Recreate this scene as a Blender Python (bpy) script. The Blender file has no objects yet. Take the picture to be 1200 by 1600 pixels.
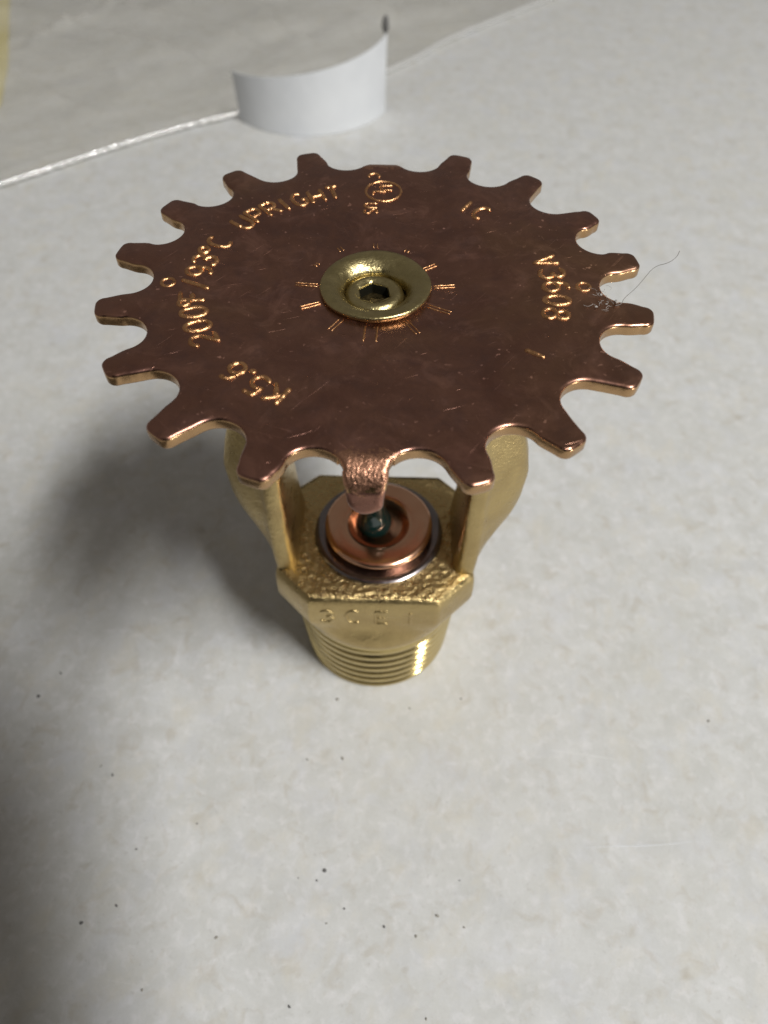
import bpy, bmesh, math, random
import numpy as np
from mathutils import Vector, Matrix, noise
from mathutils.geometry import delaunay_2d_cdt

random.seed(4)
MM = 0.001            # every length below is written in millimetres
PI = math.pi
S = bpy.context.scene
COL = S.collection

# ------------------------------------------------------------------ camera
HT = 58.28            # height of the deflector plate above the table
cd = bpy.data.cameras.new('camera'); cam = bpy.data.objects.new('camera', cd); COL.objects.link(cam)
RR = Vector((0.99960581, 0.0276261, 0.00500293)); UU = Vector((-0.02487713, 0.78895682, 0.61394484))
FW = Vector((-0.0130138, 0.61382729, -0.78933307)); CP = Vector((2.05708296, -55.65932151, 98.10281019))
cam.matrix_world = Matrix(((RR.x, UU.x, -FW.x, CP.x*MM), (RR.y, UU.y, -FW.y, CP.y*MM), (RR.z, UU.z, -FW.z, CP.z*MM), (0, 0, 0, 1)))
cd.sensor_fit = 'HORIZONTAL'; cd.sensor_width = 36.0; cd.lens = 35.983
cd.clip_start = 0.002; cd.clip_end = 20
cd.dof.use_dof = True; cd.dof.focus_distance = 0.0665; cd.dof.aperture_fstop = 46
S.camera = cam

# ------------------------------------------------------------------ world, lamp, exposure
w = bpy.data.worlds.new('World'); S.world = w; w.use_nodes = True
bg = w.node_tree.nodes['Background']; bg.inputs[0].default_value = (1.0, 0.93, 0.84, 1); bg.inputs[1].default_value = 0.15
def area_lamp(name, pos, target, sx, sy, power, colour):
    ld = bpy.data.lights.new(name, 'AREA'); ld.shape = 'ELLIPSE'; ld.size = sx*MM; ld.size_y = sy*MM
    ld.energy = power; ld.color = colour
    o = bpy.data.objects.new(name, ld); COL.objects.link(o)
    z = (Vector(pos)-Vector(target)).normalized(); x = Vector((0, 1, 0)).cross(z).normalized(); y = z.cross(x)
    p = Vector(pos)*MM
    o.matrix_world = Matrix(((x.x, y.x, z.x, p.x), (x.y, y.y, z.y, p.y), (x.z, y.z, z.z, p.z), (0, 0, 0, 1)))
LDIR = Vector((0.45, -0.335, 0.83)).normalized(); LDIST = 820.0
area_lamp('desk_lamp', Vector((0, 0, 30)) + LDIR*LDIST, (0, 20, 0), 80, 330, 7.0, (1.0, 0.992, 0.97))
area_lamp('low_glint_light', (530, -420, 55), (0, 0, 20), 90, 70, 1.0, (1.0, 0.98, 0.92))  # added unseen source, low at front right, for glints on thread and teeth
S.view_settings.view_transform = 'Standard'; S.view_settings.look = 'None'
S.view_settings.exposure = 0.0; S.view_settings.gamma = 1.0
S.cycles.caustics_reflective = True; S.cycles.blur_glossy = 0.6
S.cycles.sample_clamp_indirect = 4.0
S.cycles.max_bounces = 10; S.cycles.transparent_max_bounces = 12

# ------------------------------------------------------------------ helpers
def tag(o, label=None, cat=None, group=None, kind=None):
    if label: o['label'] = label
    if cat: o['category'] = cat
    if group: o['group'] = group
    if kind: o['kind'] = kind
    return o

def mk(name, verts, faces, mat, parent=None, smooth=True, sharp=35, loc=(0, 0, 0)):
    me = bpy.data.meshes.new(name)
    me.from_pydata([(v[0]*MM, v[1]*MM, v[2]*MM) for v in verts], [], faces)
    bm = bmesh.new(); bm.from_mesh(me)
    bmesh.ops.remove_doubles(bm, verts=bm.verts, dist=1e-7)
    bmesh.ops.recalc_face_normals(bm, faces=bm.faces)
    bm.to_mesh(me); bm.free()
    if smooth:
        me.shade_smooth()
        if sharp: me.set_sharp_from_angle(angle=math.radians(sharp))
    me.materials.append(mat)
    o = bpy.data.objects.new(name, me); COL.objects.link(o)
    o.location = Vector(loc)*MM
    if parent: o.parent = parent
    return o

def empty(name, loc=(0, 0, 0)):
    o = bpy.data.objects.new(name, None); COL.objects.link(o); o.location = Vector(loc)*MM
    o.empty_display_size = 0.005
    return o

class MB:
    def __init__(s): s.v = []; s.f = []
    def add(s, v, f):
        n = len(s.v); s.v += list(v); s.f += [tuple(i+n for i in q) for q in f]
    def build(s, name, mat, parent=None, **k): return mk(name, s.v, s.f, mat, parent, **k)

def loft(rings, cap0=True, cap1=True):
    n = len(rings[0]); v = [p for r in rings for p in r]; f = []
    for k in range(len(rings)-1):
        for i in range(n):
            j = (i+1) % n
            f.append((k*n+i, k*n+j, (k+1)*n+j, (k+1)*n+i))
    if cap0: f.append(tuple(range(n)))
    if cap1: f.append(tuple(range((len(rings)-1)*n, len(rings)*n)))
    return v, f

def lathe(prof, n=96, cx=0, cy=0, cap0=False, cap1=False):
    return loft([[(cx+r*math.cos(2*PI*i/n), cy+r*math.sin(2*PI*i/n), z) for i in range(n)] for r, z in prof], cap0, cap1)

def tube(pts, r, n=8, closed=False, rad=None):
    P = [Vector(p) for p in pts]; rings = []
    for i, p in enumerate(P):
        a = P[max(i-1, 0)]; b = P[min(i+1, len(P)-1)]
        t = (b-a).normalized()
        x = t.cross(Vector((0, 0, 1)))
        if x.length < 1e-4: x = t.cross(Vector((0, 1, 0)))
        x.normalize(); y = x.cross(t)
        q = rad[i] if rad else r
        rings.append([tuple(p + x*math.cos(2*PI*k/n)*q + y*math.sin(2*PI*k/n)*q) for k in range(n)])
    return loft(rings)

def smooth_line(p, it=2):
    p = [Vector(q) for q in p]
    for _ in range(it):
        q = [p[0]]
        for a, b in zip(p, p[1:]): q += [a*.75+b*.25, a*.25+b*.75]
        q.append(p[-1]); p = q
    return p

def smoothstep(a, b, x):
    t = min(1, max(0, (x-a)/(b-a))); return t*t*(3-2*t)

# ------------------------------------------------------------------ materials
class NT:
    def __init__(s, name):
        s.m = bpy.data.materials.new(name); s.m.use_nodes = True; s.t = s.m.node_tree
        s.b = s.t.nodes['Principled BSDF']; s.o = s.t.nodes['Material Output']
        s.tc = s.t.nodes.new('ShaderNodeTexCoord')
    def n(s, typ, **k):
        x = s.t.nodes.new(typ)
        for a, b in k.items():
            if hasattr(x, a): setattr(x, a, b)
            else: x.inputs[a].default_value = b
        return x
    def l(s, a, b): s.t.links.new(a, b)
    def noise(s, scale, detail=4, rough=.55, dist=0, vec=None):
        x = s.n('ShaderNodeTexNoise'); x.inputs['Scale'].default_value = scale
        x.inputs['Detail'].default_value = detail; x.inputs['Roughness'].default_value = rough; x.inputs['Distortion'].default_value = dist
        s.l(vec or s.tc.outputs['Object'], x.inputs['Vector']); return x.outputs['Fac']
    def ramp(s, fac, stops):
        x = s.n('ShaderNodeValToRGB'); e = x.color_ramp.elements
        while len(e) < len(stops): e.new(.5)
        for q, (p, c) in zip(e, stops):
            q.position = p; q.color = (c, c, c, 1) if not hasattr(c, '__len__') else (*c, 1)
        s.l(fac, x.inputs[0]); return x.outputs[0]
    def mix(s, fac, a, b, mode='MIX'):
        x = s.n('ShaderNodeMix', data_type='RGBA', blend_type=mode)
        for sock, val in ((x.inputs[0], fac), (x.inputs[6], a), (x.inputs[7], b)):
            if hasattr(val, 'default_value') or hasattr(val, 'is_linked'): s.l(val, sock)
            elif hasattr(val, '__len__'): sock.default_value = (*val, 1)
            else: sock.default_value = val
        return x.outputs[2]
    def math(s, op, a, b):
        x = s.n('ShaderNodeMath', operation=op)
        for sock, val in ((x.inputs[0], a), (x.inputs[1], b)):
            if hasattr(val, 'is_linked'): s.l(val, sock)
            else: sock.default_value = val
        return x.outputs[0]
    def bump(s, h, strength, dist, prev=None):
        x = s.n('ShaderNodeBump'); x.inputs['Strength'].default_value = strength; x.inputs['Distance'].default_value = dist*MM
        s.l(h, x.inputs['Height'])
        if prev: s.l(prev, x.inputs['Normal'])
        return x.outputs[0]
    def stretch(s, sc, rot=(0, 0, 0)):
        y = s.n('ShaderNodeMapping'); y.inputs['Rotation'].default_value = rot; s.l(s.tc.outputs['Object'], y.inputs['Vector'])
        x = s.n('ShaderNodeMapping'); x.inputs['Scale'].default_value = sc; s.l(y.outputs[0], x.inputs['Vector']); return x.outputs[0]

def metal(name, c1, c2, rough, bump=(1500, .2, .05), rvar=.12, blotch=300, scratch=0, grain=None):
    t = NT(name); t.b.inputs['Metallic'].default_value = 1
    nz = t.noise(blotch, 6, .65, .6)
    t.l(t.mix(t.ramp(nz, [(.32, 0), (.68, 1)]), c1, c2), t.b.inputs['Base Color'])
    n2 = t.noise(blotch*2.7, 6, .7, .3)
    r = t.ramp(n2, [(.3, max(.02, rough-rvar)), (.7, rough+rvar)])
    nrm = t.bump(t.noise(bump[0], 5, .6), bump[1], bump[2])
    if grain: nrm = t.bump(t.noise(grain[0], 2, .5), grain[1], grain[2], nrm)
    if scratch:
        sc = None
        for k, rot in enumerate((0.3, 1.25, 2.2)):
            z = t.noise(1.0, 2, .5, .2, t.stretch((240, 3000, 240), (0, 0, rot)))
            z = t.ramp(z, [(.69, 0), (.73, 1)])
            m = t.ramp(t.noise(180+40*k, 2), [(.5, 0), (.62, 1)])
            z = t.math('MULTIPLY', z, m)
            sc = z if sc is None else t.math('MAXIMUM', sc, z)
        nrm = t.bump(sc, scratch, .02, nrm)
        du = t.ramp(t.noise(1700, 2, .5), [(.70, 0), (.76, 1)]); du = t.math('MULTIPLY', du, t.ramp(t.noise(140, 3), [(.45, .1), (.65, 1)]))
        sm = t.math('MULTIPLY', t.ramp(t.noise(260, 5, .7, 1.0), [(.56, 0), (.78, 1)]), .10)
        t.l(t.math('SUBTRACT', 1.0, t.math('MAXIMUM', t.math('MULTIPLY', du, .35), sm)), t.b.inputs['Metallic'])
        r = t.math('ADD', r, t.math('MULTIPLY', sc, .15))
    t.l(r, t.b.inputs['Roughness']); t.l(nrm, t.b.inputs['Normal'])
    return t

COPPER = metal('tarnished_copper', (.37, .185, .145), (.46, .235, .18), .24, (900, .12, .06), .07, 130, .35, (7000, .10, .012)).m
COPPER_W = metal('worn_copper', (.46, .23, .15), (.56, .30, .19), .32, (1600, .8, .10), .08, 300, 0, (5200, .8, .05)).m
BRONZE = metal('bare_bronze_edge', (.40, .245, .125), (.52, .33, .17), .27, (1500, .5, .07), .08, 400).m
COPPER_L = metal('stamped_copper', (.56, .29, .135), (.88, .49, .235), .32, (2400, 1.0, .10), .10, 900).m
COPPER_C = metal('polished_copper', (.72, .40, .25), (.80, .47, .31), .20, (900, .05, .03), .05, 250).m
BRASS = metal('cast_brass', (.44, .325, .15), (.56, .43, .20), .33, (620, .8, .16), .12, 200, 0, (3000, .85, .07)).m
BRASS_R = metal('rough_cast_brass', (.50, .37, .17), (.64, .49, .23), .28, (1900, 1.0, .17), .10, 260, 0, (4600, .9, .06)).m
BRASS_T = metal('turned_brass', (.54, .42, .18), (.66, .52, .24), .16, (900, .25, .03), .05, 200).m
BRASS_N = metal('swaged_brass', (.42, .345, .165), (.54, .45, .23), .30, (1300, .7, .10), .08, 400, 0, (5200, .35, .03)).m
STEEL = metal('dark_steel', (.20, .18, .18), (.27, .24, .24), .22, (900, .1, .03), .06, 300).m

def patina():
    t = NT('tarnished_copper_plate'); t.b.inputs['Metallic'].default_value = 1
    a = t.noise(120, 6, .65, .8); b = t.noise(420, 6, .7, .4); c = t.noise(45, 4, .6, .5)
    col = t.mix(t.ramp(a, [(.32, 0), (.70, 1)]), (.30, .148, .112), (.40, .207, .148))
    col = t.mix(t.math('MULTIPLY', t.ramp(b, [(.46, 0), (.72, 1)]), .75), col, (.26, .145, .125))        # smoky tarnish
    col = t.mix(t.math('MULTIPLY', t.ramp(c, [(.48, 0), (.66, 1)]), .65), col, (.42, .235, .135))       # browner cloud
    t.l(col, t.b.inputs['Base Color'])
    r = t.ramp(t.noise(300, 6, .72, .5), [(.28, .15), (.72, .44)])
    nrm = t.bump(t.noise(900, 5, .6), .20, .06); nrm = t.bump(t.noise(7000, 2, .5), .14, .012, nrm)
    nrm = t.bump(t.noise(1.0, 4, .6, .1, t.stretch((140, 5200, 140), (0, 0, .5))), .10, .02, nrm)      # rolling grain
    sc = None
    for k, (rot, th, st) in enumerate(((.3, .675, 200), (1.25, .69, 260), (2.2, .675, 170), (.8, .70, 120), (2.75, .695, 300))):
        z = t.ramp(t.noise(1.0, 2, .5, .25, t.stretch((st, 3400, st), (0, 0, rot))), [(th, 0), (th+.035, 1)])
        z = t.math('MULTIPLY', z, t.ramp(t.noise(160+45*k, 2), [(.47, 0), (.60, 1)]))
        sc = z if sc is None else t.math('MAXIMUM', sc, z)
    nrm = t.bump(sc, .55, .025, nrm); r = t.math('ADD', r, t.math('MULTIPLY', sc, .12))
    du = t.ramp(t.noise(1900, 2, .5), [(.69, 0), (.74, 1)]); du = t.math('MULTIPLY', du, t.ramp(t.noise(140, 3), [(.42, .15), (.62, 1)]))
    sm = t.math('MULTIPLY', t.ramp(t.noise(260, 5, .7, 1.0), [(.54, 0), (.78, 1)]), .13)
    t.l(t.math('SUBTRACT', 1.0, t.math('MAXIMUM', t.math('MULTIPLY', du, .5), sm)), t.b.inputs['Metallic'])
    t.l(r, t.b.inputs['Roughness']); t.l(nrm, t.b.inputs['Normal']); return t.m
COPPER = patina()
def plain(name, c, rough, **k):
    t = NT(name); t.b.inputs['Base Color'].default_value = (*c, 1); t.b.inputs['Roughness'].default_value = rough
    for a, b in k.items(): t.b.inputs[a].default_value = b
    return t
g = plain('green_liquid_glass', (.004, .02, .0175), .04, IOR=1.5); g.b.inputs['Coat Weight'].default_value = 1.0
GLASS = g.m
t = plain('white_paper', (.74, .76, .80), .55); t.l(t.mix(t.ramp(t.noise(90, 5), [(.3, 0), (.7, 1)]), (.62, .64, .67), (.69, .71, .735)), t.b.inputs['Base Color']); t.l(t.bump(t.noise(60, 4), .35, 1.2), t.b.inputs['Normal']); PAPER = t.m
t = plain('yellow_card', (.60, .54, .25), .6); t.l(t.mix(t.noise(60), (.56, .50, .22), (.66, .58, .30)), t.b.inputs['Base Color']); YELLOW = t.m
LINT = plain('grey_lint', (.40, .38, .36), .9).m
DARKLINT = plain('dark_lint', (.20, .19, .18), .9).m
GRIT_PALE = plain('tan_grit', (.26, .245, .21), .8).m
GRIT = plain('dark_grit', (.12, .118, .115), .8).m
SOCKET_SHADE = plain('socket_shade', (.006, .006, .004), .8, **{'Specular IOR Level': .1}).m
BLACK = plain('black_plastic', (.015, .015, .017), .35).m
t = NT('clear_film')
tr = t.n('ShaderNodeBsdfTransparent'); tr.inputs[0].default_value = (.985, .98, .968, 1)
t.b.inputs['Base Color'].default_value = (.70, .695, .67, 1); t.b.inputs['Roughness'].default_value = .24; t.b.inputs['Specular IOR Level'].default_value = .9; t.b.inputs['IOR'].default_value = 1.5
t.l(t.bump(t.noise(70, 4), .2, .6), t.b.inputs['Normal'])
mx = t.n('ShaderNodeMixShader'); hz = t.noise(1.0, 5, .6, .6, t.stretch((14, 62, 14), (0, 0, -.62)))
t.l(t.math('ADD', t.ramp(t.noise(28, 4, .6, .8), [(.3, .05), (.7, .15)]), t.ramp(hz, [(.36, 0), (.68, .22)])), mx.inputs[0])
t.l(tr.outputs[0], mx.inputs[1]); t.l(t.b.outputs[0], mx.inputs[2]); t.l(mx.outputs[0], t.o.inputs['Surface'])
FILM = t.m
t = NT('film_seam'); t.b.inputs['Base Color'].default_value = (.80, .80, .79, 1); t.b.inputs['Metallic'].default_value = .42; t.b.inputs['Roughness'].default_value = .12
t.b.inputs['Coat Weight'].default_value = 1; t.b.inputs['Specular IOR Level'].default_value = 1.0; t.l(t.bump(t.noise(300), .12, .3), t.b.inputs['Normal']); SEAM = t.m

# table: pale mottled laminate
t = NT('mottled_laminate')
a = t.noise(210, 8, .66, .5); b = t.noise(620, 6, .62, .4); c = t.noise(38, 4, .55, .4); e = t.noise(330, 5, .6, .7); st = t.noise(85, 4, .55, .4)
base = t.mix(t.ramp(a, [(.30, 0), (.72, 1)]), (.520, .522, .502), (.630, .635, .63))
base = t.mix(t.math('MULTIPLY', t.ramp(b, [(.50, 0), (.74, 1)]), .58), base, (.75, .74, .755))       # pale flecks
base = t.mix(t.math('MULTIPLY', t.ramp(e, [(.54, 0), (.72, 1)]), .58), base, (.46, .425, .36))       # tan veins
base = t.mix(t.math('MULTIPLY', t.ramp(c, [(.48, 0), (.70, 1)]), .30), base, (.54, .535, .485))
base = t.mix(t.math('MULTIPLY', t.ramp(st, [(.66, 0), (.80, 1)]), .55), base, (.42, .395, .34))       # stains      # broad yellowing
b2 = t.noise(1500, 3, .6); base = t.mix(t.math('MULTIPLY', t.ramp(b2, [(.60, 0), (.74, 1)]), .45), base, (.41, .40, .38))
sc = t.noise(1.0, 2, .5, .4, t.stretch((18, 900, 18), (0, 0, .12)))
sc = t.math('MULTIPLY', t.ramp(sc, [(.715, 0), (.74, 1)]), t.ramp(t.noise(45), [(.52, 0), (.62, 1)]))
base = t.mix(t.math('MULTIPLY', sc, .6), base, (.80, .80, .80))
hu = t.noise(130, 4, .6, .3, t.stretch((1, 1, 1), (0, 0, 1)))
base = t.mix(t.math('MULTIPLY', t.ramp(hu, [(.52, 0), (.72, 1)]), .45), base, (.585, .60, .645))
hw = t.noise(165, 4, .6, .3, t.stretch((1, 1.3, 1), (0, 0, 2)))
base = t.mix(t.math('MULTIPLY', t.ramp(hw, [(.53, 0), (.74, 1)]), .55), base, (.60, .57, .49))
sp = t.noise(150, 3, .5, .2, t.stretch((1, 1.2, 1), (0, 0, 3)))
base = t.mix(t.math('MULTIPLY', t.ramp(sp, [(.685, 0), (.78, 1)]), .7), base, (.36, .32, .25))
gr = t.noise(3200, 2, .6)
base = t.mix(t.ramp(gr, [(.35, .10), (.65, 0)]), base, (.40, .40, .39))
t.l(base, t.b.inputs['Base Color'])
t.l(t.ramp(b, [(.3, .55), (.7, .72)]), t.b.inputs['Roughness']); t.b.inputs['IOR'].default_value = 1.36
nr = t.bump(t.noise(700, 5, .6), .25, .12); nr = t.bump(t.noise(160, 3), .2, .25, nr)
t.l(nr, t.b.inputs['Normal']); LAM = t.m

# ------------------------------------------------------------------ the table
bm = bmesh.new(); bmesh.ops.create_cube(bm, size=1)
for v in bm.verts: v.co = Vector((v.co.x*1.5, v.co.y*1.1+.15, v.co.z*.03-.015))
bmesh.ops.bevel(bm, geom=bm.edges[:], offset=.004, segments=3, affect='EDGES')
me = bpy.data.meshes.new('tabletop'); bm.to_mesh(me); bm.free(); me.materials.append(LAM)
table = bpy.data.objects.new('tabletop', me); COL.objects.link(table); tag(table, kind='structure')

specks = [(-45.7,-12.62,.30),(-43.63,-9.14,.2),(-5.02,-11.87,.28),(-3.83,-19.96,.24),(-33,-22.97,.2),(-34.76,-21.87,.14),(-8.37,-20.26,.16),(-27.97,-31.77,.14),(-21.18,-28.6,.12),
 (-5.13,-33.48,.28),(-5.95,-34.63,.15),(-8.17,-34.41,.10),(-2.54,-37.53,.15),(-4.49,-39.1,.13),(2.09,-39.24,.18),(5.74,-40.11,.2),(8.17,-37.95,.25),(11.21,-39.05,.14),(-28.87,-37.95,.2),
 (-32.45,-39.84,.25),(-16.82,-40.88,.22),(-24.08,-46.15,.17),(-7.9,-47.22,.2),(6.85,-47.91,.15),(10.86,-34.14,.10),(44.84,-13.48,.22),(11.79,-11.27,.15),(4.82,-12.86,.16)]
for x, y, r in specks:
    r *= .85; n = 9; k = random.random()*6; el = random.uniform(1.0, 2.0)
    ring = [[(q*r*el**.5*math.cos(2*PI*i/n)*random.uniform(.75, 1.15), q*r/el**.5*math.sin(2*PI*i/n)*random.uniform(.75, 1.15), z) for i in range(n)] for q, z in ((1, .02), (.9, .09), (.4, .15))]
    o = mk('speck', *loft(ring), random.choice((GRIT, GRIT, GRIT_PALE)), table, loc=(x, y, 0)); o.rotation_euler.z = k

mk('scratch', *tube([(26.3, -30.0, 0), (29.5, -29.75, .01), (33.3, -29.6, .015), (36.5, -29.3, .01), (39.5, -28.9, 0)], .05, 6, rad=[.015, .04, .055, .04, .012]), PAPER, table)

# ------------------------------------------------------------------ the sprinkler
spr = empty('fire_sprinkler')
tag(spr, 'brass upright fire sprinkler with toothed copper deflector standing on the pale table', 'fire sprinkler')

# threaded shank
n = 160; nz = 170; z0, z1 = 0.0, 13.0; rings = []
for k in range(nz+1):
    z = z0+(z1-z0)*k/nz; ring = []
    for i in range(n):
        th = 2*PI*i/n
        r0 = 9.95+.075*z
        ph = (z/1.814 - i/n) % 1.0
        tri = abs(ph-.5)*2                      # 0 at crest, 1 in root
        prof = max(0, min(1, (tri-.30)/.60))
        amp = .42*smoothstep(0.0, .9, z)*(1-smoothstep(11.6, 12.8, z))
        r = r0 - prof*amp - .35*(1-smoothstep(0, .5, z))
        ring.append((r*math.cos(th), r*math.sin(th), z))
    rings.append(ring)
mk('threaded_shank', *loft(rings), BRASS_T, spr, sharp=60)

# wrench boss : octagon lofting down to a round collar
OCT = [(7.5, -10.0), (11.8, -5.9), (11.8, 5.9), (7.9, 9.6), (-7.9, 9.6), (-11.9, 5.9), (-11.9, -5.9), (-7.6, -10.0)]
def octr(th, off=0):
    d = (math.cos(th), math.sin(th)); best = 1e9
    for (ax, ay), (bx, by) in zip(OCT, OCT[1:]+OCT[:1]):
        ex, ey = bx-ax, by-ay; L = math.hypot(ex, ey); nx, ny = ey/L, -ex/L
        dn = nx*d[0]+ny*d[1]; c_ = nx*ax+ny*ay-off
        if dn > 1e-6: best = min(best, c_/dn)
    return best
n = 240
def bring(z, k, off=0, rc=10.6, zw=0):
    out = []
    for i in range(n):
        th = 2*PI*i/n; r = octr(th, off)*(1-k)+rc*k
        out.append((r*math.cos(th), r*math.sin(th), z+zw*noise.noise(Vector((math.cos(th)*2.2, math.sin(th)*2.2, z)))))
    return out
rings = [bring(12.7, 1, rc=10.7), bring(13.0, 1, rc=10.95), bring(13.5, 1, rc=11.1), bring(14.2, .86, rc=11.1), bring(15.0, .60, rc=11.1), bring(15.7, .34), bring(16.4, .16), bring(17.2, .05), bring(18.0, 0, -.04), bring(19.5, 0, -.06), bring(20.8, 0, -.02), bring(21.4, 0, .05), bring(21.85, 0, .16, zw=.08), bring(22.15, 0, .32, zw=.1), bring(22.32, 0, .55, zw=.12)]
mk('wrench_boss', *loft(rings, True, False), BRASS, spr, sharp=30)
# cast top face of the boss, real lumps
vs = []; fs = []; NR = 60
for k in range(NR+1):
    for i in range(n):
        th = 2*PI*i/n; ro = octr(th, .5); r = 5.0+(ro-5.0)*(k/NR)
        x, y = r*math.cos(th), r*math.sin(th)
        e = .10*noise.noise(Vector((x*1.6, y*1.6, 3)))+.07*noise.noise(Vector((x*4.6, y*4.6, 1)))
        vs.append((x, y, 22.38+e*(1-.5*(k/NR)**6) - .18*(k/NR)**14))
for k in range(NR):
    for i in range(n):
        j = (i+1) % n; fs.append((k*n+i, k*n+j, (k+1)*n+j, (k+1)*n+i))
mk('cast_face', vs, fs, BRASS_R, spr, sharp=0)

# stroke alphabet (unit cell: width .6, height 1)
def arc(cx, cy, rx, ry, a0, a1, m=14): return [(cx+rx*math.cos(math.radians(a0+(a1-a0)*i/m)), cy+ry*math.sin(math.radians(a0+(a1-a0)*i/m))) for i in range(m+1)]
G = {
 'U': [[(0, 1), (0, .3)]+arc(.3, .3, .3, .3, 180, 360)+[(.6, 1)]],
 'P': [[(0, 0), (0, 1), (.35, 1)]+arc(.35, .74, .25, .26, 90, -90)+[(0, .48)]],
 'R': [[(0, 0), (0, 1), (.35, 1)]+arc(.35, .74, .25, .26, 90, -90)+[(0, .48)], [(.3, .48), (.6, 0)]],
 'I': [[(.3, 0), (.3, 1)]], '1': [[(.3, 0), (.3, 1)]],
 'G': [arc(.32, .5, .32, .5, 50, 330)+[(.6, .45), (.36, .45)]],
 'H': [[(0, 0), (0, 1)], [(.6, 0), (.6, 1)], [(0, .5), (.6, .5)]],
 'T': [[(0, 1), (.6, 1)], [(.3, 1), (.3, 0)]],
 '0': [arc(.3, .5, .3, .5, 0, 360, 26)],
 '2': [arc(.3, .7, .3, .3, 170, -35)+[(0, 0), (.62, 0)]],
 'F': [[(0, 0), (0, 1), (.6, 1)], [(0, .52), (.45, .52)]],
 '/': [[(0, -.1), (.55, 1.1)]],
 '9': [arc(.3, .7, .29, .3, 0, 360, 20), [(.59, .7), (.56, .35)]+arc(.3, .3, .27, .3, 10, -120)],
 '6': [arc(.3, .3, .29, .3, 0, 360, 20), [(.01, .3), (.04, .65)]+arc(.3, .7, .27, .3, 190, 60)],
 '3': [arc(.28, .75, .28, .25, 160, -90)+arc(.28, .26, .31, .26, 90, -160)],
 '8': [arc(.3, .76, .25, .24, 0, 360, 20), arc(.3, .26, .3, .26, 0, 360, 20)],
 '5': [[(.55, 1), (.08, 1), (.03, .55)]+arc(.27, .33, .32, .32, 125, -150)],
 'K': [[(0, 0), (0, 1)], [(.6, 1), (.04, .45)], [(.2, .6), (.62, 0)]],
 'C': [arc(.33, .5, .33, .5, 50, 310)], 'V': [[(0, 1), (.3, 0), (.6, 1)]], 'S': [arc(.3, .75, .28, .25, 30, 270)+arc(.3, .25, .28, .25, 90, -150)],
 'L': [[(0, 1), (0, 0), (.5, 0)]], 'E': [[(.55, 0), (0, 0), (0, 1), (.55, 1)], [(0, .5), (.45, .5)]],
 'o': [arc(.2, .82, .2, .2, 0, 360, 16)], '.': [arc(.3, .05, .05, .05, 0, 360, 8)],
}
def dish(r): return -.50*(1-smoothstep(5, 17.5, r))
def plate_z(x, y): return HT+dish(math.hypot(x, y))

def ridge(mb, pts2, to3, w, h):
    """raised stamped line with a rounded section along a 2-D polyline"""
    # resample
    P = [Vector(p) for p in pts2]; Q = [P[0]]
    for a, b in zip(P, P[1:]):
        m = max(1, int((b-a).length/.16))
        Q += [a+(b-a)*(i/m) for i in range(1, m+1)]
    closed = (Q[0]-Q[-1]).length < 1e-4
    rings = []
    for i, p in enumerate(Q):
        if closed: a, b = Q[i-1 if i else -2], Q[i+1 if i < len(Q)-1 else 1]
        else: a, b = Q[max(i-1, 0)], Q[min(i+1, len(Q)-1)]
        t_ = (b-a).normalized(); nrm = Vector((-t_.y, t_.x))
        ww = w*random.uniform(.86, 1.12); hh = h*random.uniform(.72, 1.15)
        if not closed and (i == 0 or i == len(Q)-1): ww *= .55; hh *= .4
        ring = []
        for u in (-1, -.78, -.4, 0, .4, .78, 1):
            q = p+nrm*(u*ww/2); ring.append(to3(q.x, q.y, hh*(1-abs(u)**2.2)-(.06 if abs(u) == 1 else 0)))
        rings.append(ring)
    m = 7; v = [q for r in rings for q in r]; f = []
    for k in range(len(rings)-1):
        for i in range(m-1): f.append((k*m+i, k*m+i+1, (k+1)*m+i+1, (k+1)*m+i))
    if not closed: f += [tuple(range(m)), tuple(range((len(rings)-1)*m, len(rings)*m))]
    mb.add(v, f)

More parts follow.
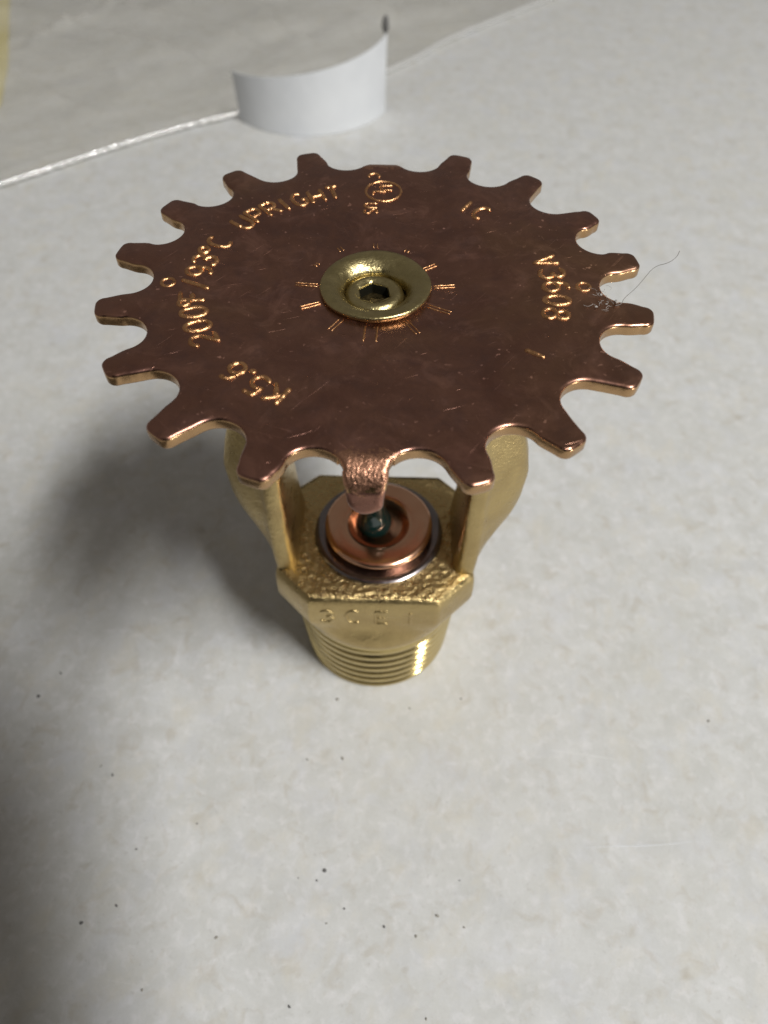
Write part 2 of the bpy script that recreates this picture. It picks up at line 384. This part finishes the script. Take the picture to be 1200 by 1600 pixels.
# --- deflector plate : outline, Delaunay fill, rolled edges, two bent tabs
R0 = 23.55; TK = 1.15; NRT = 19.3
offs = {1: -.3, 2: .2, 3: .8, 4: .5, 5: .6, 6: .2, 7: -.3, 8: .4, 10: .2, 11: .2, 12: .6, 13: -.7, 14: -1.1, 15: -1.0, 16: .4, 17: .1}
rads = {1: 23.4, 2: 23.75, 5: 23.6, 6: 23.65, 10: 23.65, 11: 23.75, 12: 23.35, 14: 23.4, 16: 23.65}
def local(phi, u, r):      # tooth frame -> plate (phi clockwise from the front); u to its clockwise side
    a = math.radians(phi); d = Vector((-math.sin(a), -math.cos(a))); c = Vector((-math.cos(a), math.sin(a)))
    return d*r + c*u
out = []
TABW = 1.55
for i in range(18):
    # tooth i, going clockwise : left flank is shared with the notch before it
    ph = 20*i+offs.get(i, 0); rt = rads.get(i, R0)
    if i in (0, 9):
        L = 24.45
        w1 = TABW; w2 = 1.30
        tip = [(-w1-.12, 20.9), (-w1, 21.8), (-w2, 23.2), (-w2, 23.75), (-w2*.72, 24.15), (-w2*.2, L), (w2*.3, L), (w2*.75, 24.0), (w2, 23.4), (w2, 23.0), (w1, 21.8), (w1+.12, 20.9)]
    else:
        hw = random.uniform(1.24, 1.36); c_ = .86
        tip = [(-hw-.30, 21.35), (-hw-.10, 22.2), (-hw, rt-c_-.15)]
        tip += [(-hw+c_*(1-math.cos(a)), rt-c_+c_*math.sin(a)) for a in (.3, .7, 1.05, 1.4)]
        tip += [(hw-c_*(1-math.cos(a)), rt-c_+c_*math.sin(a)) for a in (1.4, 1.05, .7, .3)]
        tip += [(hw, rt-c_-.15), (hw+.10, 22.2), (hw+.30, 21.35)]
    out += [local(ph, u, r) for u, r in tip]
    # notch after the tooth : round bottom
    pn = 20*i+10+(offs.get(i, 0)+offs.get((i+1) % 18, 0))/2
    rn = NRT+random.uniform(-.12, .12)
    wn = 2.12; rc = rn+wn*.93
    out += [local(pn, wn*math.sin(a), rc-wn*.93*math.cos(a)) for a in [math.radians(q) for q in (-74, -58, -42, -26, -9, 9, 26, 42, 58, 74)]]
# round the outline a little and resample
P = out
for _ in range(2):
    Qn = []
    for a, b in zip(P, P[1:]+P[:1]): Qn += [a*.75+b*.25, a*.25+b*.75]
    P = Qn
outl = [P[0]]
for p in P[1:]:
    if (p-outl[-1]).length > .10: outl.append(p)
N = len(outl)
nrm2 = []
for i in range(N):
    t_ = (outl[(i+1) % N]-outl[i-1]).normalized(); nrm2.append(Vector((-t_.y, t_.x)))
area = sum(a.x*b.y-a.y*b.x for a, b in zip(outl, outl[1:]+outl[:1]))
if area < 0: nrm2 = [-q for q in nrm2]        # nrm2 now points inwards
if (outl[0]+nrm2[0]*.1).length > outl[0].length: pass
RB = 19.25; BR = 1.6; BA = math.radians(76)
def bend(x, y, dz):
    """plate coordinates (dz below the top face) -> space, rolling the front and rear tabs down"""
    for sgn in (-1, 1):
        s = sgn*y - RB
        if s > 0 and abs(x) < 2.0:
            rad = BR+TK; a = min(s/rad, BA); ext = s-a*rad
            # centre of the roll lies below the top face
            rr_ = rad-dz
            yy = RB+rr_*math.sin(a)+ext*math.cos(a); zz = -rad+rr_*math.cos(a)-ext*math.sin(a)
            return (x, sgn*yy, HT+dish(RB)+zz)
    r = math.hypot(x, y)
    wob = .12*noise.noise(Vector((x*.09, y*.09, 7.)))
    return (x, y, HT+dish(r)+wob-dz)
BV = .34
lev = [(BV, 0), (BV*.42, BV*.14), (.07*BV, BV*.5), (0, BV), (0, TK-BV*.6), (BV*.2, TK-BV*.2), (BV*.6, TK)]
loops = [[outl[i]+nrm2[i]*o_ for i in range(N)] for o_, _ in lev]
inner = []
def inside_tab(x, y): return abs(x) < 1.2 and 19.5 < abs(y) < 24.8
for k in range(-46, 47):
    for j in range(-52, 53):
        x, y = k*.5+.013*((k*7+j*3) % 5), j*.5+.011*((k*5+j) % 7); r = math.hypot(x, y)
        if r < 18.6 and (k % 2 == 0 and j % 2 == 0): inner.append(Vector((x, y)))
for yy in np.arange(18.9, 24.2, .22):
    for x in np.arange(-1.2, 1.21, .3):
        if yy > 23.5 and abs(x) > .65: continue
        inner += [Vector((x, yy)), Vector((x, -yy))]
def fillcap(loop):
    vv = list(loop)+inner; m = len(loop)
    rv, re, rf, *_ = delaunay_2d_cdt(vv, [(i, (i+1) % m) for i in range(m)], [], 1, 1e-5)
    return rv, [f for f in rf]
V = []; F = []
for lp, (o_, dz) in zip(loops, lev): V.append([bend(p.x, p.y, dz) for p in lp])
mb = MB(); mb.add([p for r in V for p in r], [(k*N+i, k*N+(i+1) % N, (k+1)*N+(i+1) % N, (k+1)*N+i) for k in range(len(lev)-1) for i in range(N)])
for lp, dz in ((loops[0], 0), (loops[-1], TK)):
    rv, rf = fillcap(lp)
    rf = [q for q in rf if min(rv[i].length for i in q) > 3.3]      # the bore under the rivet
    mb.add([bend(p.x, p.y, dz) for p in rv], rf)
DEF = mb.build('deflector', COPPER, spr, sharp=50)
DEF.data.materials.append(COPPER_W); DEF.data.materials.append(BRONZE)
for k, p in enumerate(DEF.data.polygons):            # cut edge: bare bronze; the bend is scuffed bare by the press tool
    c = p.center/MM
    jit = random.uniform(-.35, .35)+.5*noise.noise(Vector((c.x*1.2, c.y*1.2, 0)))
    if abs(c.x) < 2.2 and 19.35+jit < abs(c.y) < 21.9 and c.z > HT-1.5+jit and p.normal.z > .25 and math.hypot(c.x, c.y) > 18.9: p.material_index = 1
    elif abs(p.normal.z) < .62 and c.length > 0 and c.z > HT-1.6: p.material_index = 2

# --- stamped lettering, copper, raised on the plate
def word(chars, name, label=None, h=2.1, w=.47, hgt=.16):
    mb = MB()
    for ch, phi, r in chars:
        for st in G[ch]:
            def to3(u, v, d, phi=phi, r=r):
                q = local(phi, u, r+v); return (q.x, q.y, plate_z(q.x, q.y)+.12*noise.noise(Vector((q.x*.09, q.y*.09, 7.)))+d)
            sx = h*.98
            pts = [((x-.3)*sx, (y-.5)*h) for x, y in st]
            ridge(mb, pts, to3, w, hgt)
    o = mb.build(name, COPPER_L, DEF, sharp=0)
    if label: tag(o, label)
    return o
word([('U', 125.3, 15.5), ('P', 131.7, 15.45), ('R', 138, 15.45), ('I', 143.3, 15.3), ('G', 149.3, 15.3), ('H', 155.9, 15.2), ('T', 162.4, 15.3)], 'stamped_lettering', 'stamped word UPRIGHT')
word([('2', 60.2, 15.5), ('0', 67, 15.45), ('0', 73.9, 15.45), ('o', 79.6, 15.5), ('F', 82.2, 15.45), ('/', 88.3, 15.4), ('9', 94.8, 15.45), ('3', 101, 15.4), ('o', 106.6, 15.4), ('C', 111.6, 15.4)], 'stamped_lettering', 'stamped temperature 200°F/93°C')
word([('K', 27, 15.4), ('5', 33.6, 15.4), ('.', 38.6, 15.4), ('6', 43, 15.45)], 'stamped_lettering', 'stamped figure K5.6')
word([('I', 213.2, 15.05), ('C', 219.8, 14.95)], 'stamped_lettering', 'stamped letters IC', h=1.9)
word([('V', 255.4, 15.4), ('3', 262.3, 15.4), ('6', 269.4, 15.4), ('0', 276.3, 15.4), ('8', 283.4, 15.4)], 'stamped_lettering', 'stamped number V3608')
word([('1', 303.8, 15.4)], 'stamped_lettering', 'single stamped stroke 1', h=1.8)
for phi in (88.8, 269.4):
    mb = MB(); c_ = local(phi, 0, 17.75)
    def to3(u, v, d): return (u, v, plate_z(u, v)+.12*noise.noise(Vector((u*.09, v*.09, 7.)))+d)
    ridge(mb, [(c_.x+.55*math.cos(2*PI*i/24), c_.y+.55*math.sin(2*PI*i/24)) for i in range(25)], to3, .36, .12)
    mb.build('stamped_ring', COPPER_L, DEF, sharp=0)
# certification mark, turned a quarter clockwise (its up is +x)
mb = MB(); cx, cy = .25, 15.05
def mark(u, v, d):
    x, y = cx+v, cy-u; return (x, y, plate_z(x, y)+.12*noise.noise(Vector((x*.09, y*.09, 7.)))+d)
ridge(mb, [(1.72*math.cos(2*PI*i/40), 1.72*math.sin(2*PI*i/40)) for i in range(41)], mark, .30, .12)
for ch, u0, v0, sx, sy in (('U', -.95, -.30, 1.35, 1.2), ('L', .12, -1.0, 1.3, 1.3)):
    for st in G[ch]: ridge(mb, [(u0+x*sx, v0+y*sy) for x, y in st], mark, .28, .12)
for ch, u0, v0, sx, sy in (('C', -3.15, -1.55, 1.3, 1.1), ('U', 2.15, -1.75, 1.1, 1.25), ('S', 3.1, -1.75, 1.1, 1.25)):
    for st in G[ch]: ridge(mb, [(u0+x*sx, v0+y*sy) for x, y in st], mark, .30, .12)
tag(mb.build('stamped_mark', COPPER_L, DEF, sharp=0), 'stamped certification mark, letters UL in a circle between C and US')
# short double strokes round the rivet
tick = [(5.0, 7.0, 2), (5, 6.7, 32), (5, 6.9, 65), (5, 7.0, 93), (6.0, 6.5, 121), (6.2, 6.9, 149), (6.0, 6.7, 178), (6.0, 6.5, 205), (5, 6.5, 235), (5, 6.9, 265), (5, 7.1, 296), (5, 6.9, 328)]
for r0, r1, phi in tick:
    mb = MB()
    for s in (-.17, .17):
        wd = .5 if phi == 2 else .17
        a, b = local(phi, s*(3 if phi == 2 else 1), r0), local(phi, s*(3 if phi == 2 else 1), r1)
        ridge(mb, [a, b], to3, .15 if phi != 2 else .22, .08)
    mb.build('stamped_tick', COPPER_L, DEF, sharp=0)

# --- rivet nose of the frame, spun over the plate
ZC = HT-.18
prof = [(4.3, ZC-.75), (4.55, ZC-.45), (4.78, ZC-.12), (4.82, ZC+.08), (4.74, ZC+.20), (4.55, ZC+.26), (4.1, ZC+.24), (3.75, ZC+.16), (3.45, ZC+.02), (3.15, ZC-.18), (2.9, ZC-.42), (2.75, ZC-.62), (2.66, ZC-.9), (2.62, ZC-2.6)]
def wav(prof, n=96, a=.05, cx=.0, cy=.0):
    rs = []
    for r, z in prof:
        rs.append([((r+a*noise.noise(Vector((math.cos(q)*2, math.sin(q)*2, r))))*math.cos(q)+cx, (r+a*noise.noise(Vector((math.cos(q)*2, math.sin(q)*2, r))))*math.sin(q)+cy, z+a*1.1*noise.noise(Vector((math.cos(q)*1.6, math.sin(q)*1.6, r*2+9)))) for q in [2*PI*i/n for i in range(n)]])
    return loft(rs, False, False)
mk('rivet_collar', *wav(prof, a=.11), BRASS_N, spr, sharp=0)
# hex socket screw seen down the bore
n = 96
def hexr(q, s=1.12): 
    a = (q+.35) % (PI/3)-PI/6; return s/math.cos(a)
Rg = []
for r, z in ((2.66, -1.3), (2.5, -.82), (2.25, -.60), (2.0, -.50), (1.75, -.53), (1.6, -.62)): Rg.append([(r*math.cos(2*PI*i/n)-.12, r*math.sin(2*PI*i/n), ZC+z) for i in range(n)])
for s, z in ((1.30, -.70), (1.22, -.84), (1.18, -1.3), (1.16, -6.0)): Rg.append([(hexr(2*PI*i/n, s)*math.cos(2*PI*i/n)-.12, hexr(2*PI*i/n, s)*math.sin(2*PI*i/n), ZC+z) for i in range(n)])
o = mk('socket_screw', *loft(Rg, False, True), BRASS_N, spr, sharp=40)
o.data.materials.append(SOCKET_SHADE)
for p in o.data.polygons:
    if p.center.z < (ZC-.86)*MM and math.hypot(p.center.x+.12*MM, p.center.y) < 1.5*MM: p.material_index = 1     # shade inside the unlit socket, painted as near-black faces

# --- frame arms and the knuckle under the plate
def arm(sx):
    sec = [(20.5, 9.0, 12.0, 5.7, 0), (22.5, 9.1, 12.3, 5.6, 0), (24.5, 9.3, 12.9, 5.4, .15), (26.5, 9.5, 14.0, 5.2, .4), (29.5, 9.6, 15.4, 5.0, .7), (33, 9.7, 16.2, 4.8, 1), (37, 9.7, 16.3, 4.6, 1),
           (40.5, 9.4, 15.6, 4.4, 1), (44, 8.4, 14.4, 4.3, 1), (47, 6.8, 12.8, 4.2, 1), (50, 4.7, 10.6, 4.2, 1), (53, 2.4, 8.2, 4.2, 1), (55.5, .5, 6.2, 4.2, 1)]
    # resample smoothly
    A = np.array(sec); zz = np.linspace(A[0, 0], A[-1, 0], 40)
    cols = [np.interp(zz, A[:, 0], A[:, k]) for k in range(1, 5)]
    for _ in range(3):
        for c in cols: c[1:-1] = (c[:-2]+2*c[1:-1]+c[2:])/4
    rings = []
    for k, z in enumerate(zz):
        xi, xo, hw, rd = [c[k] for c in cols]; ring = []
        m = 40
        xo = max(xo, xi+3.2)
        half = [(xi-.05, -hw*.55), (xi+.1, -hw*.86), (xi+.55, -hw), (xi+2.1, -hw), (xi+2.7, -hw*.84), (xo-.15, -hw*.48), (xo, -hw*.15)]
        P_ = [Vector(q) for q in half+[(a, -b) for a, b in half[::-1]]]
        for _ in range(2):
            P_ = [q for a, b in zip(P_, P_[1:]+P_[:1]) for q in (a*.78+b*.22, a*.22+b*.78)]
        for q in P_:
            e = 1+.012*noise.noise(Vector((q.x*.7, q.y*.7, z*.3)))
            ring.append((sx*q.x*e, q.y*e-.15, z))
        rings.append(ring)
    return loft(rings)
mk('frame_arm', *arm(-1), BRASS, spr, sharp=50)
mk('frame_arm', *arm(1), BRASS, spr, sharp=50)
mk('frame_knuckle', *lathe([(3.2, 45), (4.6, 45.4), (5.2, 46.5), (5.6, 50), (6.2, 54), (6.3, 56.4)], 64, cap0=True, cap1=True), BRASS, spr)

# --- glass bulb and its seat
mk('glass_bulb', *lathe([(.3, 22.9), (1.2, 23.05), (1.85, 23.6), (2.1, 24.4), (2.0, 25.2), (1.6, 26.2), (1.3, 27.4), (1.2, 29), (1.2, 41), (1.15, 43.4), (1.0, 44.6), (.6, 45.6)], 48, cx=-.25, cap0=True, cap1=True), GLASS, spr, sharp=0)
mk('bulb_seat', *lathe([(5.2, 22.7), (5.6, 23.2), (6.3, 23.55), (6.46, 23.75), (6.46, 23.95), (6.36, 24.14), (6.15, 24.28), (5.85, 24.36), (5.5, 24.40), (4.1, 24.50), (3.85, 24.44), (3.6, 24.2), (3.2, 23.5), (2.7, 22.9), (1.8, 22.6), (.2, 22.5)], 96, cx=.25, cy=.1, cap1=True), COPPER_C, spr, sharp=40)
mk('spring_washer', *lathe([(7.6, 21.9), (7.8, 22.35), (7.72, 22.7), (7.5, 22.86), (7.0, 22.9), (6.2, 22.8), (4.0, 22.7)], 96, cx=.25, cy=.1), STEEL, spr, sharp=40)

# --- worn cast letters on the front flat of the boss
mb = MB()
for ch, x0, z0_, s in (('3', -6.3, 17.9, 2.5), ('C', -3.3, 17.8, 2.7), ('E', .2, 17.8, 2.6), ('1', 3.5, 17.8, 2.6)):
    for st in G[ch]:
        ridge(mb, [(x0+x*s, z0_+y*s) for x, y in st], lambda u, v, d: (u, -10.03-d, v), .50, .17)
o = mb.build('cast_lettering', BRASS, spr, sharp=0)

# ------------------------------------------------------------------ hair and lint caught on the deflector
hp = [(20.0, -2.5, HT+.12), (20.54, -2.3, HT+.16), (20.76, -1.81, HT+.4), (21.74, -.95, HT+.67), (22.53, 0, HT+.96), (23.65, 1.53, HT+1.24), (24.82, 1.61, HT+1.53), (25.55, 2.14, HT+1.8), (25.76, 2.55, HT+2.1)]
hair = mk('hair', *tube(smooth_line(hp, 2), .028, 6), DARKLINT, None)
tag(hair, 'thin curled hair sticking out past the right teeth of the copper deflector', 'hair')
mb = MB()
for k in range(18):
    c = Vector((18.9+random.gauss(0, .6), -1.6+random.gauss(0, .8), 0)); a = random.random()*6.28; L = random.uniform(.2, .8); cv = random.uniform(-1, 1)
    pts = []
    for i in range(6):
        u = i/5; a2 = a+cv*u*1.5
        pts.append((c.x+L*u*math.cos(a2), c.y+L*u*math.sin(a2), HT+.09+.1*random.random()+.15*u*(1-u)))
    mb.add(*tube(pts, random.uniform(.008, .018), 5))
for c, r in (((20.15, -2.05), .20), ((19.0, -1.1), .13), ((18.4, -2.7), .1), ((19.3, -2.3), .09)):
    v, f = lathe([(r*.3, 0), (r, r*.5), (r*.8, r*1.1), (r*.2, r*1.4)], 9, c[0], c[1], True, True)
    mb.add([(x+random.gauss(0, .02), y+random.gauss(0, .02), z+HT+.08) for x, y, z in v], f)
tag(mb.build('lint_tuft', LINT), 'small tuft of grey dust and lint lying at the root of a right deflector tooth', 'lint')

# ------------------------------------------------------------------ plastic bag behind
bag = empty('plastic_bag', (-60, 190, 0)); BO = Vector((-60, 190, 0))
tag(bag, 'clear plastic bag with a shiny welded edge lying flat behind the sprinkler', 'plastic bag')
E0 = [(-175, 57), (-135, 86), (-94, 116), (-82, 126), (-69, 137), (-55, 147), (-43, 154), (-25, 165), (-5, 180), (5, 191), (15, 206), (48, 238), (90, 280), (120, 310)]
ED = smooth_line([Vector((x, y, 0)) for x, y in E0], 2)
ds = [0]
for a, b in zip(ED, ED[1:]): ds.append(ds[-1]+(b-a).length)
def edge_at(s): 
    return Vector((np.interp(s, ds, [p.x for p in ED]), np.interp(s, ds, [p.y for p in ED]), 0))
inw = Vector((-.62, .78, 0))
NU, NV = 460, 170; DEP = 165
def film_grid(zf, NU=NU, NV=NV):
    v = []; f = []
    for i in range(NU+1):
        e = edge_at(ds[-1]*i/NU)
        for j in range(NV+1):
            d = DEP*(j/NV)**1.3; p = e+inw*d
            v.append((p.x-BO.x, p.y-BO.y, zf(p.x, p.y, d)))
    for i in range(NU):
        for j in range(NV):
            a = i*(NV+1)+j; f.append((a, a+1, a+NV+2, a+NV+1))
    return v, f
CREASES = [((-104, 182), (-92, 208), 2.9, 1.5), ((-112, 224), (-100, 231), 4.6, 1.8), ((-88, 222), (-76, 231), 3.8, 1.6), ((-32, 227), (-14, 235), 4.8, 1.8), ((-100, 196), (-60, 226), 1.2, 2.4),
           ((-47, 160), (-8, 216), 1.6, 4.0), ((-82, 150), (-52, 190), 1.2, 3.5), ((-30, 190), (20, 236), 1.8, 3.0), ((-88, 128), (-55, 152), 1.0, 1.1)]
def ztop(x, y, d):
    k = smoothstep(0, 45, d)
    n1 = noise.noise(Vector((x*.016, y*.016, 2)))
    q = Vector((x*.75-y*.55, x*.55+y*.75, 0))
    n2 = 1-abs(noise.noise(Vector((q.x*.018+1.7, q.y*.06, 5))))*2
    n3 = noise.noise(Vector((q.x*.05, q.y*.12, 8)))
    z = .35+k*(4.2+2.6*n1+3.4*max(0, n2)**3+1.3*n3)+(1-k)*.5*abs(noise.noise(Vector((x*.11, y*.11, 3))))*smoothstep(.5, 6, d)
    for (ax, ay), (bx, by), h_, sg in CREASES:
        ex, ey = bx-ax, by-ay; L = math.hypot(ex, ey); u = ((x-ax)*ex+(y-ay)*ey)/L; v_ = ((x-ax)*-ey+(y-ay)*ex)/L
        if -25 < u < L+25 and abs(v_) < 12:
            v_ += .8*noise.noise(Vector((u*.09, ax, 0)))
            fall = smoothstep(-18, 3, u)*(1-smoothstep(L-3, L+18, u))
            z += h_*fall*(.55+.45*abs(noise.noise(Vector((u*.25, bx, 1))))*2)*math.exp(-(v_/sg)**2/2)
    return z
mk('film_front', *film_grid(ztop), FILM, bag, sharp=0)
mk('film_back', *film_grid(lambda x, y, d: .10, 60, 8), FILM, bag, sharp=0)
pts = []; rad = []
s = 0
while s < ds[-1]:
    e = edge_at(s); lump = .5+.5*math.sin(s*2*PI/2.6+1.9*math.sin(s*.31))
    pts.append((e.x-BO.x, e.y-BO.y, .95+.12*noise.noise(Vector((s*.2, 0, 0)))))
    if -20 < e.x and e.x < 120: rad.append(.62+.25*lump)
    else: rad.append(.44+.58*lump*(.5+.5*abs(noise.noise(Vector((s*.13, 4, 0)))))+.08*random.random())
    s += .55
mk('welded_seam', *tube(pts, 1, 10, rad=rad), SEAM, bag, sharp=0)

# curled strip of white paper standing at the bag's edge
A, B, C = Vector((-42.5, 153.4)), Vector((-26.4, 144.1)), Vector((-3.8, 156.7))
d_ = 2*(A.x*(B.y-C.y)+B.x*(C.y-A.y)+C.x*(A.y-B.y))
ux = (A.length_squared*(B.y-C.y)+B.length_squared*(C.y-A.y)+C.length_squared*(A.y-B.y))/d_
uy = (A.length_squared*(C.x-B.x)+B.length_squared*(A.x-C.x)+C.length_squared*(B.x-A.x))/d_
cc = Vector((ux, uy)); rad_ = (A-cc).length
a0 = math.atan2(A.y-cc.y, A.x-cc.x) % (2*PI); a1 = math.atan2(C.y-cc.y, C.x-cc.x) % (2*PI)
if a1 < a0: a1 += 2*PI
rows = []; M = 60; VN = 10
for i in range(M+1):
    u = i/M; a = a0+.05+(a1-a0+.03)*u
    top = 12.4+6.8*u**1.3+.5*math.sin(u*3); ring = []
    for side in (0, 1):
        rng_ = range(VN+1) if side == 0 else range(VN, -1, -1)
        for j in rng_:
            v_ = j/VN; lean = .5*v_**1.5
            r = rad_+lean+(0 if side == 0 else -.3)
            ring.append((cc.x+r*math.cos(a), cc.y+r*math.sin(a), .12+top*v_))
    rows.append(ring)
strip = mk('paper_strip', *loft(rows), PAPER, None, sharp=40)
tag(strip, 'curled strip of plain white paper standing on edge behind the sprinkler', 'paper strip')
a = a1+.08; px_, py_ = cc.x+rad_*math.cos(a), cc.y+rad_*math.sin(a)
o = mk('dark_mark', *lathe([(.2, -1.9), (.75, -1.2), (.9, 0), (.7, 1.5), (.2, 2.2)], 14, px_, py_+.2, True, True), GRIT, strip)
for v in o.data.vertices: v.co.z += 21.3*MM

# yellow card inside the bag at the left edge of the view
v, f = loft([[(-190, 145, z), (-190, 250, z), (-136, 252, z), (-135.5, 249, z), (-114, 182, z), (-108, 158, z), (-109, 153, z), (-113, 150, z)] for z in (.3, .9)])
tag(mk('yellow_card', v, f, YELLOW, None, smooth=False), 'yellow card under the plastic bag at the far left edge', 'card')

# the telephone that took the picture: held above the table, it shades the lower left corner
def phone():
    W_, L_, T_ = 74, 152, 8.5
    bm = bmesh.new(); bmesh.ops.create_cube(bm, size=1)
    for v in bm.verts: v.co = Vector((v.co.x*W_, v.co.y*L_, v.co.z*T_))*MM
    ed = [e for e in bm.edges if abs((e.verts[0].co-e.verts[1].co).z) > 1e-5]
    bmesh.ops.bevel(bm, geom=ed, offset=9*MM, segments=6, affect='EDGES')
    bmesh.ops.bevel(bm, geom=[e for e in bm.edges if abs((e.verts[0].co-e.verts[1].co).z) < 1e-6 and len(e.link_faces) == 2 and e.calc_face_angle(0) > 1], offset=1.5*MM, segments=2, affect='EDGES')
    me = bpy.data.meshes.new('phone'); bm.to_mesh(me); bm.free(); me.materials.append(BLACK)
    o = bpy.data.objects.new('phone', me); COL.objects.link(o)
    c = CP + RR*(-W_/2+20) + UU*(-L_/2+27) - FW*(T_/2+3)
    o.matrix_world = Matrix(((RR.x, UU.x, -FW.x, c.x*MM), (RR.y, UU.y, -FW.y, c.y*MM), (RR.z, UU.z, -FW.z, c.z*MM), (0, 0, 0, 1)))
    tag(o, 'black phone held above the table, shading its lower left corner', 'phone')
phone()
